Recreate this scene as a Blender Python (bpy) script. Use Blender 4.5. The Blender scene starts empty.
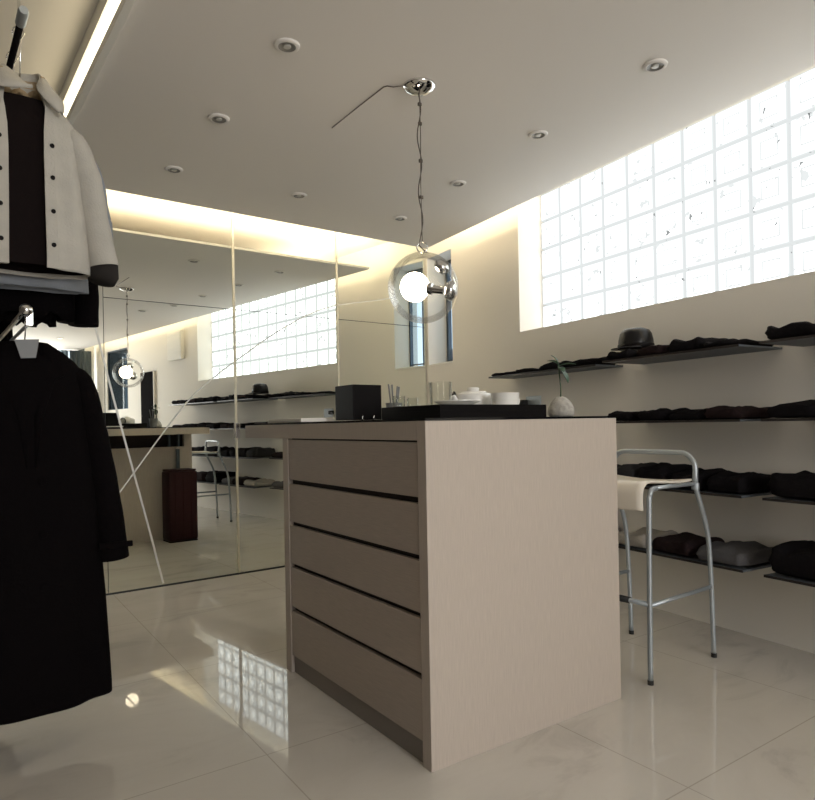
import bpy, bmesh, math, random
from mathutils import Vector, Matrix
PI = math.pi
S = bpy.context.scene
COL = S.collection
random.seed(7)

# ------------------------------------------------------------------ camera
F_PX, YAW, ROLL, CY = 655.42, 0.6427, 0.0190, 424.55
rt = Vector((math.cos(YAW), -math.sin(YAW), 0)); fw = Vector((math.sin(YAW), math.cos(YAW), 0)); up = Vector((0, 0, 1))
cr = rt * math.cos(ROLL) - up * math.sin(ROLL)
cu = rt * math.sin(ROLL) + up * math.cos(ROLL)
cam = bpy.data.cameras.new('camera'); camo = bpy.data.objects.new('camera', cam); COL.objects.link(camo)
camo.matrix_world = Matrix(((cr.x, cu.x, -fw.x, 0), (cr.y, cu.y, -fw.y, 0), (cr.z, cu.z, -fw.z, 1.05), (0, 0, 0, 1)))
cam.sensor_width = 36; cam.sensor_fit = 'HORIZONTAL'; cam.lens = 36 * F_PX / 815
cam.shift_y = (CY - 400) / 815; cam.clip_start = 0.05
S.camera = camo

# ------------------------------------------------------------------ world, lights, exposure
w = bpy.data.worlds.new('sky'); S.world = w; w.use_nodes = True
bg = w.node_tree.nodes['Background']; bg.inputs[0].default_value = (0.80, 0.89, 1.0, 1); bg.inputs[1].default_value = 1.7
S.view_settings.view_transform = 'Standard'; S.view_settings.look = 'None'
S.view_settings.exposure = 0.03; S.view_settings.gamma = 1.0; S.view_settings.use_curve_mapping = False
S.cycles.max_bounces = 10; S.cycles.diffuse_bounces = 5; S.cycles.glossy_bounces = 6
S.cycles.transparent_max_bounces = 12; S.cycles.sample_clamp_indirect = 4.0; S.cycles.blur_glossy = 0.6

# plan: mirror plane y = YM; right wall leans by AL from its normal, origin of its frame at the far corner
XR, YM, H, GAP, GAPW, AL = 3.5932, 4.4951, 2.4524, 0.410, 0.2595, 0.1303
IX, IY, IW, IL, ITOP, BE = 1.2249, 1.5468, 0.8912, 1.0546, 1.060, 0.0418
C0 = Vector((XR, YM, 0)); wd = Vector((math.sin(AL), math.cos(AL), 0)); wn = Vector((math.cos(AL), -math.sin(AL), 0))
def W(s, off, z): return C0 + wd * s - wn * off + Vector((0, 0, z))

def area(name, loc, direction, sx, sy, power, color):
    l = bpy.data.lights.new(name, 'AREA'); l.shape = 'RECTANGLE'; l.size = sx; l.size_y = sy
    l.energy = power; l.color = color
    o = bpy.data.objects.new(name, l); COL.objects.link(o); o.location = loc
    o.rotation_euler = Vector(direction).to_track_quat('-Z', 'Y').to_euler(); return o
def long_area(name, a, b, direction, width, power, color):
    a = Vector(a); b = Vector(b); z = -Vector(direction).normalized(); x = (b - a).normalized()
    z = (z - x * z.dot(x)).normalized(); y = z.cross(x)
    l = bpy.data.lights.new(name, 'AREA'); l.shape = 'RECTANGLE'; l.size = (b - a).length; l.size_y = width
    l.energy = power; l.color = color
    o = bpy.data.objects.new(name, l); COL.objects.link(o); m = (a + b) / 2
    o.matrix_world = Matrix(((x.x, y.x, z.x, m.x), (x.y, y.y, z.y, m.y), (x.z, y.z, z.z, m.z), (0, 0, 0, 1))); return o
WARM = (1.0, 0.86, 0.62)
COVE = (1.0, .86, .62); COVE2 = (1.0, .87, .60)
long_area('cove_tube_mirror_side', (0.75, YM - 0.53, H + .036), (3.05, YM - 0.53, H + .036), (0, .30, 1), .05, 44, COVE)
long_area('cove_tube_window_side', W(-8.0, .38, H + .036), W(-0.55, .38, H + .036), wn * .30 + up, .05, 48, COVE2)
area('back_window_daylight', (1.15, -3.75, 1.60), (0.02, 1, -0.05), 1.9, 1.6, 160, (1.0, .965, .925))

# ------------------------------------------------------------------ materials
def mat(name, color, rough=.6, metal=0, spec=.5, bump=None, var=None, coat=0, trans=0, sheen=0):
    m = bpy.data.materials.new(name); m.use_nodes = True; nt = m.node_tree; b = nt.nodes['Principled BSDF']
    b.inputs['Base Color'].default_value = (*color, 1); b.inputs['Roughness'].default_value = rough
    b.inputs['Metallic'].default_value = metal; b.inputs['Specular IOR Level'].default_value = spec
    b.inputs['Coat Weight'].default_value = coat; b.inputs['Transmission Weight'].default_value = trans
    b.inputs['Sheen Weight'].default_value = sheen
    if var or bump: tc = nt.nodes.new('ShaderNodeTexCoord')
    if var:
        sc, amt, stretch = var
        mp = nt.nodes.new('ShaderNodeMapping'); mp.inputs['Scale'].default_value = stretch
        n = nt.nodes.new('ShaderNodeTexNoise'); n.inputs['Scale'].default_value = sc; n.inputs['Detail'].default_value = 6
        r = nt.nodes.new('ShaderNodeValToRGB')
        r.color_ramp.elements[0].position = .3; r.color_ramp.elements[1].position = .7
        r.color_ramp.elements[0].color = (*[c * (1 - amt) for c in color], 1); r.color_ramp.elements[1].color = (*[min(1, c * (1 + amt)) for c in color], 1)
        nt.links.new(tc.outputs['Object'], mp.inputs[0]); nt.links.new(mp.outputs[0], n.inputs['Vector'])
        nt.links.new(n.outputs['Fac'], r.inputs[0]); nt.links.new(r.outputs[0], b.inputs['Base Color'])
    if bump:
        sc, st = bump
        n2 = nt.nodes.new('ShaderNodeTexNoise'); n2.inputs['Scale'].default_value = sc; n2.inputs['Detail'].default_value = 4
        bp = nt.nodes.new('ShaderNodeBump'); bp.inputs['Strength'].default_value = st; bp.inputs['Distance'].default_value = .01
        nt.links.new(tc.outputs['Object'], n2.inputs['Vector']); nt.links.new(n2.outputs['Fac'], bp.inputs['Height']); nt.links.new(bp.outputs[0], b.inputs['Normal'])
    return m
def emit(name, color, strength):
    m = bpy.data.materials.new(name); m.use_nodes = True; nt = m.node_tree; nt.nodes.remove(nt.nodes['Principled BSDF'])
    e = nt.nodes.new('ShaderNodeEmission'); e.inputs[0].default_value = (*color, 1); e.inputs[1].default_value = strength
    nt.links.new(e.outputs[0], nt.nodes['Material Output'].inputs[0]); return m
def clear_glass(name, tint=(1, 1, 1), refl=1.0, ior=1.45):
    m = bpy.data.materials.new(name); m.use_nodes = True; nt = m.node_tree; nt.nodes.remove(nt.nodes['Principled BSDF'])
    t = nt.nodes.new('ShaderNodeBsdfTransparent'); t.inputs[0].default_value = (*tint, 1)
    g = nt.nodes.new('ShaderNodeBsdfGlossy'); g.inputs['Roughness'].default_value = .02
    f = nt.nodes.new('ShaderNodeFresnel'); f.inputs[0].default_value = ior
    k = nt.nodes.new('ShaderNodeMath'); k.operation = 'MULTIPLY'; k.inputs[1].default_value = refl; k.use_clamp = True
    mx = nt.nodes.new('ShaderNodeMixShader')
    nt.links.new(f.outputs[0], k.inputs[0]); nt.links.new(k.outputs[0], mx.inputs[0]); nt.links.new(t.outputs[0], mx.inputs[1]); nt.links.new(g.outputs[0], mx.inputs[2])
    nt.links.new(mx.outputs[0], nt.nodes['Material Output'].inputs[0]); return m

WALL = mat('cream_paint', (.80, .77, .71), .75, spec=.25)
CEIL = mat('ceiling_paint', (.78, .745, .70), .85, spec=.2)
TAUPE = mat('bounce_damping_taupe', (.14, .12, .105), .8, spec=.2)  # unseen left wall darkened to cut bounce light on the drawer side
WHITE = mat('white_paint', (.86, .85, .80), .6)
MIRROR = mat('mirror_silver', (.86, .885, .84), .004, 1.0)
SEAM = mat('mirror_edge_strip', (.66, .63, .50), .4)
DARKSEAM = mat('dark_groove', (.02, .022, .02), .5)
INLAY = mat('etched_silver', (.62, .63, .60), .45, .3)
OAK = mat('pale_greige_oak', (.48, .42, .365), .5, spec=.35, var=(60, .07, (6, 6, .25)), bump=(220, .05))
OAKH = mat('greige_oak_drawer_front', (.42, .36, .31), .42, spec=.4, var=(60, .08, (6, .25, 6)), bump=(220, .05))
KICK = mat('grey_plinth', (.24, .21, .185), .5)
CARC = mat('dark_carcass', (.022, .014, .012), .6, spec=.2)
BLACKGLASS = mat('black_counter_glass', (.006, .006, .007), .06)
BLACK = mat('black_lacquer', (.0045, .0035, .0038), .5, spec=.10)
BLACKCLOTH = mat('black_wool', (.0038, .0030, .0033), .95, spec=.04, bump=(90, .3))
DARKLIN = mat('dark_maroon_lining', (.0085, .0055, .0055), .9, spec=.1, bump=(30, .3))
JACKET = mat('light_grey_cotton', (.46, .44, .395), .9, spec=.15, bump=(150, .25), var=(14, .06, (1, 1, 1)))
CUFFM = mat('dark_brown_cuff', (.028, .025, .023), .9, spec=.1)
TAN = mat('tan_corduroy', (.40, .31, .20), .9, spec=.1, bump=(200, .4))
GREYCL = mat('blue_grey_cloth', (.26, .28, .31), .9, spec=.1, bump=(120, .2))
CHROME = mat('polished_chrome', (.80, .80, .80), .06, 1.0)
STEEL = mat('blue_grey_steel', (.40, .44, .47), .38, .55)
RUBBER = mat('black_rubber', (.012, .012, .012), .7)
SEATM = mat('cream_seat_shell', (.80, .74, .64), .35)
PORC = mat('white_porcelain', (.82, .81, .77), .18)
STONE = mat('pale_stone_vase', (.42, .40, .36), .7, var=(60, .25, (1, 1, 1)), bump=(80, .3))
LEAF = mat('green_leaf', (.03, .075, .035), .45)
MAROON = mat('maroon_leatherette', (.024, .0045, .0055), .55, spec=.2, bump=(60, .2))
SHELFM = mat('black_stained_shelf', (.016, .012, .012), .35)
SHELFU = mat('light_tinted_shelf_board', (.085, .098, .112), .55)  # blue-grey stands in for light passing through to the shelf underside
GREYPL = mat('grey_plastic', (.20, .21, .22), .5)
WIRE = mat('grey_wire', (.12, .10, .085), .4, .6)
PAPER = mat('white_card', (.86, .84, .78), .6)
TUBE = emit('cove_diffuser', (1.0, .85, .58), 4.5)
BULB = emit('opal_bulb_glow', (1.0, .83, .62), 16)
SPOTE = emit('spot_lamp_glow', (1.0, .85, .62), 6)
SPOTREF = mat('dull_spot_reflector', (.30, .29, .27), .4, .3)
SPOTOFF = mat('unlit_spot_lens', (.55, .54, .50), .2)
GLOBE = clear_glass('clear_blown_glass', (.985, .985, .975), .55, 1.22)
TUMBLER = clear_glass('clear_tumbler_glass', (.95, .955, .94), .5, 1.3)
PANE = clear_glass('window_pane', (.86, .92, .96), .25, 1.4)
BLUEPANE = clear_glass('blue_tinted_pane', (.30, .33, .35), .25, 1.4)
ALUM = mat('dark_aluminium', (.10, .12, .14), .4, .8)

# marble floor
def floor_mat():
    m = mat('polished_cream_marble', (.42, .385, .33), .03, spec=.5); nt = m.node_tree; b = nt.nodes['Principled BSDF']
    tc = nt.nodes.new('ShaderNodeTexCoord')
    mp = nt.nodes.new('ShaderNodeMapping'); mp.inputs['Rotation'].default_value = (0, 0, .5); mp.inputs['Scale'].default_value = (1, 2.2, 1)
    n = nt.nodes.new('ShaderNodeTexNoise'); n.inputs['Scale'].default_value = 1.6; n.inputs['Detail'].default_value = 9; n.inputs['Roughness'].default_value = .62; n.inputs['Distortion'].default_value = 1.1
    r = nt.nodes.new('ShaderNodeValToRGB'); e = r.color_ramp.elements
    e[0].position = .28; e[0].color = (.49, .46, .42, 1); e[1].position = .62; e[1].color = (.63, .60, .55, 1)
    x = e.new(.42); x.color = (.60, .57, .52, 1)
    br = nt.nodes.new('ShaderNodeTexBrick'); br.offset = 0; br.inputs['Scale'].default_value = 1.0
    br.inputs['Mortar Size'].default_value = .0022; br.inputs['Brick Width'].default_value = .9; br.inputs['Row Height'].default_value = .9
    br.inputs['Color1'].default_value = (1, 1, 1, 1); br.inputs['Color2'].default_value = (1, 1, 1, 1); br.inputs['Mortar'].default_value = (.74, .72, .69, 1)
    mp2 = nt.nodes.new('ShaderNodeMapping'); mp2.inputs['Rotation'].default_value = (0, 0, BE); mp2.inputs['Location'].default_value = (-.80, -.2, 0)
    mx = nt.nodes.new('ShaderNodeMix'); mx.data_type = 'RGBA'; mx.blend_type = 'MULTIPLY'; mx.inputs[0].default_value = 1
    L = nt.links.new
    L(tc.outputs['Object'], mp.inputs[0]); L(mp.outputs[0], n.inputs['Vector']); L(n.outputs['Fac'], r.inputs[0])
    L(tc.outputs['Object'], mp2.inputs[0]); L(mp2.outputs[0], br.inputs['Vector'])
    L(r.outputs[0], mx.inputs['A']); L(br.outputs['Color'], mx.inputs['B']); L(mx.outputs['Result'], b.inputs['Base Color'])
    return m
FLOOR = floor_mat()

# daylit glass block: bright core, milky rim, small dark refraction marks in the pressed pattern
def block_mat():
    m = bpy.data.materials.new('daylit_glass_block'); m.use_nodes = True; nt = m.node_tree; nt.nodes.remove(nt.nodes['Principled BSDF'])
    L = nt.links.new
    def N(t, **k):
        n = nt.nodes.new(t)
        for a, b in k.items(): setattr(n, a, b)
        return n
    def M(op, a, b=None):
        n = N('ShaderNodeMath', operation=op); n.use_clamp = False
        for i, v in enumerate((a, b)):
            if v is None: continue
            if isinstance(v, (int, float)): n.inputs[i].default_value = v
            else: L(v, n.inputs[i])
        return n.outputs[0]
    tc = N('ShaderNodeTexCoord'); sp = N('ShaderNodeSeparateXYZ'); L(tc.outputs['Object'], sp.inputs[0])
    def cell(c): # distance from the block's centre, 0..0.1
        return M('ABSOLUTE', M('SUBTRACT', M('FLOORED_MODULO', c, .2), .1))
    d = M('MULTIPLY', M('MAXIMUM', cell(sp.outputs[1]), cell(sp.outputs[2])), 10)
    r2 = N('ShaderNodeValToRGB'); q = r2.color_ramp.elements
    q[0].position = 0; q[0].color = (1, 1, 1, 1); q[1].position = 1; q[1].color = (.2, .2, .2, 1)
    for p, v in ((.36, 1), (.41, .225), (.46, .225), (.54, .8), (.74, .72), (.89, .245), (.97, .215)):
        x = q.new(p); x.color = (v, v, v, 1)
    L(d, r2.inputs[0])
    mp = N('ShaderNodeMapping'); mp.inputs['Scale'].default_value = (1, 1.0, .7); L(tc.outputs['Object'], mp.inputs[0])
    n = N('ShaderNodeTexNoise'); n.inputs['Scale'].default_value = 30; n.inputs['Detail'].default_value = 2; n.inputs['Distortion'].default_value = .6
    L(mp.outputs[0], n.inputs['Vector'])
    r = N('ShaderNodeValToRGB'); e = r.color_ramp.elements
    e[0].position = .275; e[0].color = (.10, .10, .10, 1); e[1].position = .34; e[1].color = (1, 1, 1, 1); L(n.outputs['Fac'], r.inputs[0])
    n3 = N('ShaderNodeTexNoise'); n3.inputs['Scale'].default_value = 20; n3.inputs['Detail'].default_value = 3; L(tc.outputs['Object'], n3.inputs['Vector'])
    r3 = N('ShaderNodeValToRGB'); e = r3.color_ramp.elements
    e[0].position = .345; e[0].color = (.24, .24, .24, 1); e[1].position = .44; e[1].color = (1, 1, 1, 1); L(n3.outputs['Fac'], r3.inputs[0])
    def mul(a, b):
        x = N('ShaderNodeMix', data_type='RGBA', blend_type='MULTIPLY'); x.inputs[0].default_value = 1
        L(a, x.inputs['A'])
        if isinstance(b, tuple): x.inputs['B'].default_value = b
        else: L(b, x.inputs['B'])
        return x.outputs['Result']
    dark = N('ShaderNodeMix', data_type='RGBA', blend_type='DARKEN'); dark.inputs[0].default_value = 1
    L(mul(r.outputs[0], r3.outputs[0]), dark.inputs['A']); L(r2.outputs[0], dark.inputs['B'])
    c = mul(dark.outputs['Result'], (.96, 1.0, 1.0, 1))
    em = N('ShaderNodeEmission'); em.inputs[1].default_value = BLOCK_E; L(c, em.inputs[0])
    L(em.outputs[0], nt.nodes['Material Output'].inputs[0]); return m
BLOCK_E = 3.6
BLOCK = block_mat()
MORTAR = emit('daylit_milky_joint', (.93, .95, .92), .76)

# ------------------------------------------------------------------ mesh helpers
def link(name, bm, m, parent=None, smooth=False, loc=None, rotz=None):
    me = bpy.data.meshes.new(name); bmesh.ops.recalc_face_normals(bm, faces=bm.faces[:]); bm.to_mesh(me); bm.free()
    for x in (m if isinstance(m, (list, tuple)) else [m]): me.materials.append(x)
    if smooth:
        for p in me.polygons: p.use_smooth = True
        if smooth is not True: me.set_sharp_from_angle(angle=smooth)
    o = bpy.data.objects.new(name, me); COL.objects.link(o)
    if parent: o.parent = parent
    if loc is not None: o.location = loc
    if rotz is not None: o.rotation_euler = (0, 0, rotz)
    return o
def tag(o, label, cat, group=None):
    o['label'] = label; o['category'] = cat
    if group: o['group'] = group
    return o
def struct(name, bm, m, **k):
    o = link(name, bm, m, **k); o['kind'] = 'structure'; return o
def thing(name, label, cat, loc=(0, 0, 0), rotz=0, group=None):
    o = bpy.data.objects.new(name, None); COL.objects.link(o); o.empty_display_size = .05
    o.location = loc; o.rotation_euler = (0, 0, rotz); return tag(o, label, cat, group)
def B(): return bmesh.new()
def box(bm, x0, x1, y0, y1, z0, z1, bev=0, mi=0):
    n0 = len(bm.faces)
    vs = [bm.verts.new((x, y, z)) for z in (z0, z1) for y in (y0, y1) for x in (x0, x1)]
    fs = [bm.faces.new([vs[i] for i in f]) for f in ((0, 2, 3, 1), (4, 5, 7, 6), (0, 1, 5, 4), (2, 6, 7, 3), (0, 4, 6, 2), (1, 3, 7, 5))]
    for f in fs: f.material_index = mi
    if bev:
        es = list({e for f in fs for e in f.edges})
        bmesh.ops.bevel(bm, geom=es, offset=bev, segments=2, affect='EDGES', profile=.5)
    return bm
def lathe(bm, prof, n=32, c=(0, 0, 0), axis=None, cap=True):
    R = Matrix.Identity(3) if axis is None else Vector((0, 0, 1)).rotation_difference(Vector(axis).normalized()).to_matrix()
    c = Vector(c); rings = []
    for r, z in prof:
        if r < 1e-6: rings.append([bm.verts.new(c + R @ Vector((0, 0, z)))])
        else: rings.append([bm.verts.new(c + R @ Vector((r * math.cos(2 * PI * i / n), r * math.sin(2 * PI * i / n), z))) for i in range(n)])
    for a, b in zip(rings, rings[1:]):
        for i in range(n):
            j = (i + 1) % n
            if len(a) == 1 and len(b) == 1: continue
            if len(a) == 1: bm.faces.new((a[0], b[j], b[i]))
            elif len(b) == 1: bm.faces.new((a[i], a[j], b[0]))
            else: bm.faces.new((a[i], a[j], b[j], b[i]))
    if cap:
        for rg, in ((rings[0],), (rings[-1],)):
            if len(rg) > 1: bm.faces.new(rg)
    return bm
def tube(bm, pts, r, n=10, cap=True):
    pts = [Vector(p) for p in pts]; rings = []
    t0 = (pts[1] - pts[0]).normalized(); nrm = t0.orthogonal().normalized()
    for i, p in enumerate(pts):
        t = ((pts[min(i + 1, len(pts) - 1)] - p).normalized() + (p - pts[max(i - 1, 0)]).normalized())
        t = t.normalized() if t.length > 1e-6 else t0
        nrm = (nrm - t * nrm.dot(t)).normalized(); bn = t.cross(nrm)
        rr = r[i] if isinstance(r, (list, tuple)) else r
        rx, ry = rr if isinstance(rr, tuple) else (rr, rr)
        rings.append([bm.verts.new(p + nrm * rx * math.cos(2 * PI * k / n) + bn * ry * math.sin(2 * PI * k / n)) for k in range(n)])
    for a, b in zip(rings, rings[1:]):
        for k in range(n): bm.faces.new((a[k], a[(k + 1) % n], b[(k + 1) % n], b[k]))
    if cap: bm.faces.new(rings[0]); bm.faces.new(rings[-1])
    return bm
def arc(c, r, a0, a1, n, ax, ay):
    c = Vector(c); ax = Vector(ax); ay = Vector(ay)
    return [c + ax * r * math.cos(a0 + (a1 - a0) * i / n) + ay * r * math.sin(a0 + (a1 - a0) * i / n) for i in range(n + 1)]
def prism(bm, poly, z0, z1):
    a = [bm.verts.new((x, y, z0)) for x, y in poly]; b = [bm.verts.new((x, y, z1)) for x, y in poly]; n = len(poly)
    bm.faces.new(a); bm.faces.new(b)
    for i in range(n): bm.faces.new((a[i], a[(i + 1) % n], b[(i + 1) % n], b[i]))
    return bm
def grid_wall(bm, xs, ys, zs, holes):
    """boxes xs[0]..xs[1] thick over a y/z grid, leaving out hole cells (y0,y1,z0,z1)"""
    for y0, y1 in zip(ys, ys[1:]):
        for z0, z1 in zip(zs, zs[1:]):
            if any(y0 >= h[0] - 1e-6 and y1 <= h[1] + 1e-6 and z0 >= h[2] - 1e-6 and z1 <= h[3] + 1e-6 for h in holes): continue
            box(bm, xs[0], xs[1], y0, y1, z0, z1)
    return bm

# ------------------------------------------------------------------ room shell
struct('floor', box(B(), -1.0, 4.2, -4.3, YM + .3, -.1, 0), FLOOR)
WIN = (-4.277, -1.277, 1.69, 2.69); SLOT = (-.41, -.03, 1.555, 2.49); BLUE = (-7.57, -6.68, 1.39, 2.38)
holes = [WIN, SLOT, BLUE]
ys = sorted({-8.6, .06} | {v for h in holes for v in h[:2]}); zs = sorted({0, 2.80} | {v for h in holes for v in h[2:]})
bm = grid_wall(B(), (0, .22), ys, zs, holes)
OUT = (-.41, .06, 1.50, 2.55); holes2 = [WIN, OUT, BLUE]
ys2 = sorted({-8.6, .06} | {v for h in holes2 for v in h[:2]}); zs2 = sorted({0, 2.80} | {v for h in holes2 for v in h[2:]})
struct('wall_right', grid_wall(bm, (.22, .30), ys2, zs2, holes2), WALL, loc=C0, rotz=-AL)
struct('wall_back', box(B(), -1.0, 3.66, YM + .03, YM + .2, 0, 2.8), WALL)
struct('wall_left', box(B(), -1.0, -.8, -4.3, YM + .03, 0, 2.8), TAUPE)
bm = B()
for x0, x1, z0, z1 in ((-.8, -.62, 0, 2.8), (1.32, 2.15 - .75, 0, 2.8), (2.40, 2.8, 0, 2.8), (-.62, 2.40, 0, .55), (-.62, 2.40, 2.50, 2.8)):
    box(bm, x0, x1, -3.85, -3.65, z0, z1)
struct('wall_front', bm, WALL)
struct('ceiling', box(B(), -1.0, 4.2, -4.3, YM + .3, 2.75, 2.85), CEIL)
sl = []
def slab_x(y): # x of the slab's right edge
    q = C0 - wn * GAPW; t = (y - q.y) / wd.y; return q.x + wd.x * t
CX0 = .5805
prm = [(CX0, YM - GAP), (slab_x(YM - GAP), YM - GAP), (slab_x(-3.65), -3.65), (CX0, -3.65)]
struct('ceiling_dropped', prism(B(), prm, H, H + .018), CEIL)
struct('ceiling_raised', box(B(), -.8, .56, -3.65, YM - .02, 2.615, 2.70), WALL)
bm = B(); box(bm, .555, .580, -3.65, YM - .02, 2.420, 2.4520); box(bm, .555, .60, -3.65, YM - .02, 2.548, 2.64); box(bm, .590, .60, -3.65, YM - .02, 2.471, 2.548)
struct('trim_1', bm, WHITE)
o = struct('trim_2', box(B(), .578, .588, -3.64, YM - .03, 2.4715, 2.547), TUBE)
tag(o, 'glowing cream cove light strip along the raised ceiling edge above the clothes', 'light'); o['kind'] = 'thing'; o.name = 'cove_light_strip'

# glass block window: each block a thing, the joints a milky grid behind their faces
bm = B()
box(bm, .262, .290, WIN[0], WIN[1], WIN[2], WIN[3])
window = struct('window_1', bm, MORTAR, loc=C0, rotz=-AL)
def add_block(bm, cy, cz):
    n0 = set(bm.faces); box(bm, -.03, .03, cy - .0955, cy + .0955, cz - .0955, cz + .0955, bev=.008)
    f = [f for f in bm.faces if f not in n0 and f.calc_center_median().x < -.0299][0]
    for th_, dp in ((.014, 0), (.010, -.005), (.022, 0), (.006, .004)): bmesh.ops.inset_individual(bm, faces=[f], thickness=th_, depth=dp)
bm = B()
for k in range(15):
    for r_ in range(5): add_block(bm, -.1 - .2 * k, .1 + .2 * r_)
bl = link('glass_blocks', bm, BLOCK, parent=window, loc=(.238, WIN[1], WIN[2])); bl['label'] = 'bright white pressed glass blocks'

ordn = ['first', 'second', 'third', 'fourth', 'fifth', 'sixth']
# slot window beside the mirror
def framed_window(name, h, bars, pane, thick=.035, dx=.005):
    bm = B(); y0, y1, z0, z1 = h
    a_, b_ = dx + .01, dx + .045
    box(bm, a_, b_, y0, y0 + thick * .5, z0, z1); box(bm, a_, b_, y1 - thick, y1, z0, z1)
    box(bm, a_, b_, y0 + thick * .5, y1 - thick, z0, z0 + thick * .5); box(bm, a_, b_, y0 + thick * .5, y1 - thick, z1 - thick, z1)
    for a, b in bars: box(bm, a_ + .005, b_ + .01, a, b, z0 + thick * .5, z1 - thick)
    f = struct(name, bm, ALUM, loc=C0, rotz=-AL)
    link('pane', box(B(), dx + .025, dx + .029, y0 + .01, y1 - .01, z0 + .01, z1 - .01), pane, parent=f)
    return f
sw = framed_window('window_2', SLOT, [(-.24, -.232)], PANE, .03, .18)
link('handle', box(B(), .16, .1895, -.13, -.115, 1.61, 1.70, bev=.004), ALUM, parent=sw)
link('bottom_rail', box(B(), .178, .1895, SLOT[0] + .02, SLOT[1] - .03, 1.60, 1.612), ALUM, parent=sw)
link('sill', box(B(), -.006, .1895, SLOT[0] + .001, SLOT[1] - .001, SLOT[2] + .0005, SLOT[2] + .012), WHITE, parent=sw)
framed_window('window_3', BLUE, [], BLUEPANE, .02)
# back window: curtained bay seen in the mirror, unseen left bay opened for light
bm = B()
for x0, x1, z0, z1 in ((-.62, -.57, .55, 2.5), (1.27, 1.32, .55, 2.5), (.33, .37, .6, 2.45), (-.57, 1.27, .55, .60), (-.57, 1.27, 2.45, 2.5), (1.40, 1.45, .55, 2.5), (2.35, 2.40, .55, 2.5), (1.45, 2.35, .55, .6), (1.45, 2.35, 2.45, 2.5)):
    box(bm, x0, x1, -3.78, -3.72, z0, z1)
struct('window_4', bm, ALUM)
def curtain(x0, x1, waves, m, label, y=-3.52):
    bm = B(); n = waves * 10; vs = []
    for i in range(n + 1):
        t = i / n; x = x0 + (x1 - x0) * t; yy = y + .035 * math.sin(2 * PI * waves * t) + .01 * math.sin(7 * t)
        vs.append((bm.verts.new((x, yy, .02)), bm.verts.new((x, yy * .3 + y * .7, 2.44))))
    for a, b in zip(vs, vs[1:]): bm.faces.new((a[0], b[0], b[1], a[1]))
    o = link('curtain', bm, m, smooth=True); md = o.modifiers.new('solid', 'SOLIDIFY'); md.thickness = .004
    return tag(o, label, 'curtain')
CURT = mat('blue_grey_curtain', (.16, .22, .27), .8); CURT.node_tree.nodes['Principled BSDF'].inputs['Transmission Weight'].default_value = 0
CURT2 = mat('slate_curtain', (.07, .09, .105), .9)
for i, xa in enumerate((1.46, 1.66, 1.84, 1.99)):
    curtain(xa, xa + .115, 2, CURT, f'narrow blue-grey curtain strip reflected above the coat, {ordn[i]} from the left')['group'] = 'curtain strips at the far window'
curtain(2.13, 2.47, 5, CURT2, 'wide dark slate curtain at the far end, reflected above the black coat')

# ------------------------------------------------------------------ mirror panels
xs = [-.79, .0975, .962, 1.832, 2.690, 3.585]
g = .004
names_ = ['hidden behind the clothes', 'behind the hanging coat sleeve', 'showing the reflected pendant', 'between the two bright seams', 'in the corner beside the window wall']
for i in range(5):
    x0, x1 = xs[i] + (g / 2 if i else 0), xs[i + 1] - g / 2
    lo = [(.012, 2.745)] if i < 2 else [(.012, 1.896), (1.900, 2.745)]
    for j, (z0, z1) in enumerate(lo):
        o = link('wall_mirror', box(B(), x0, x1, YM, YM + .018, z0, z1), MIRROR)
        tag(o, ('full-height ' if i < 2 else ['lower ', 'upper '][j]) + 'wall mirror sheet ' + names_[i], 'mirror', 'mirror sheets of the far wall')
bm = B(); box(bm, -.79, 3.59, YM + .0185, YM + .029, 0, 2.745); struct('trim_3', bm, DARKSEAM)
bm = B(); box(bm, -.79, 3.585, YM - .004, YM + .018, 0, .011); struct('baseboard_back', bm, DARKSEAM)
for x, nm in ((1.832, 'left'), (2.690, 'right')):
    o = link('mirror_seam_strip', box(B(), x - .008, x + .008, YM - .006, YM - .0003, .012, 2.745), SEAM)
    tag(o, f'slim polished vertical strip over the {"seam left of the counter" if nm == "left" else "seam above the black box"} on the mirror', 'trim strip')
o = link('mirror_catch', box(B(), 1.822, 1.854, YM - .022, YM - .0065, .975, 1.085, bev=.004), CHROME); tag(o, 'small chrome catch on the mirror seam at counter height', 'catch')
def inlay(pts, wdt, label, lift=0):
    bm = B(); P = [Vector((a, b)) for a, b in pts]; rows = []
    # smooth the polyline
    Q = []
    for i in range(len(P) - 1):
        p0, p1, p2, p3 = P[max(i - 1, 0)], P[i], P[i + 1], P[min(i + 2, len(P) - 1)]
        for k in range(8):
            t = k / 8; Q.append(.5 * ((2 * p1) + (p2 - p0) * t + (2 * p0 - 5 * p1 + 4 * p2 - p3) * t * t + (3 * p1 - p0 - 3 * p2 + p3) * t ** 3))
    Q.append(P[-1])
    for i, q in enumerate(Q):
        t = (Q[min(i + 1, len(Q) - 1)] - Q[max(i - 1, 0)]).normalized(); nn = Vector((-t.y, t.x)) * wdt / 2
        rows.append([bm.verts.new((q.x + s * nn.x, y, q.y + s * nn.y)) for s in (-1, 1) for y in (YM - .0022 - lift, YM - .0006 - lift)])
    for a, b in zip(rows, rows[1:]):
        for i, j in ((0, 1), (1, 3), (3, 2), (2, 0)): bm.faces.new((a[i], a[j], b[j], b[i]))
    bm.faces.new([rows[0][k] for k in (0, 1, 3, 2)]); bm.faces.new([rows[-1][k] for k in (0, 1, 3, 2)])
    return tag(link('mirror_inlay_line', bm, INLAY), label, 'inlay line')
inlay([(.912, 1.717), (1.016, 1.243), (1.229, .345), (1.253, .236), (1.303, .02)], .012, 'steep pale line set in the mirror, running down to the floor beside the coat')
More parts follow.
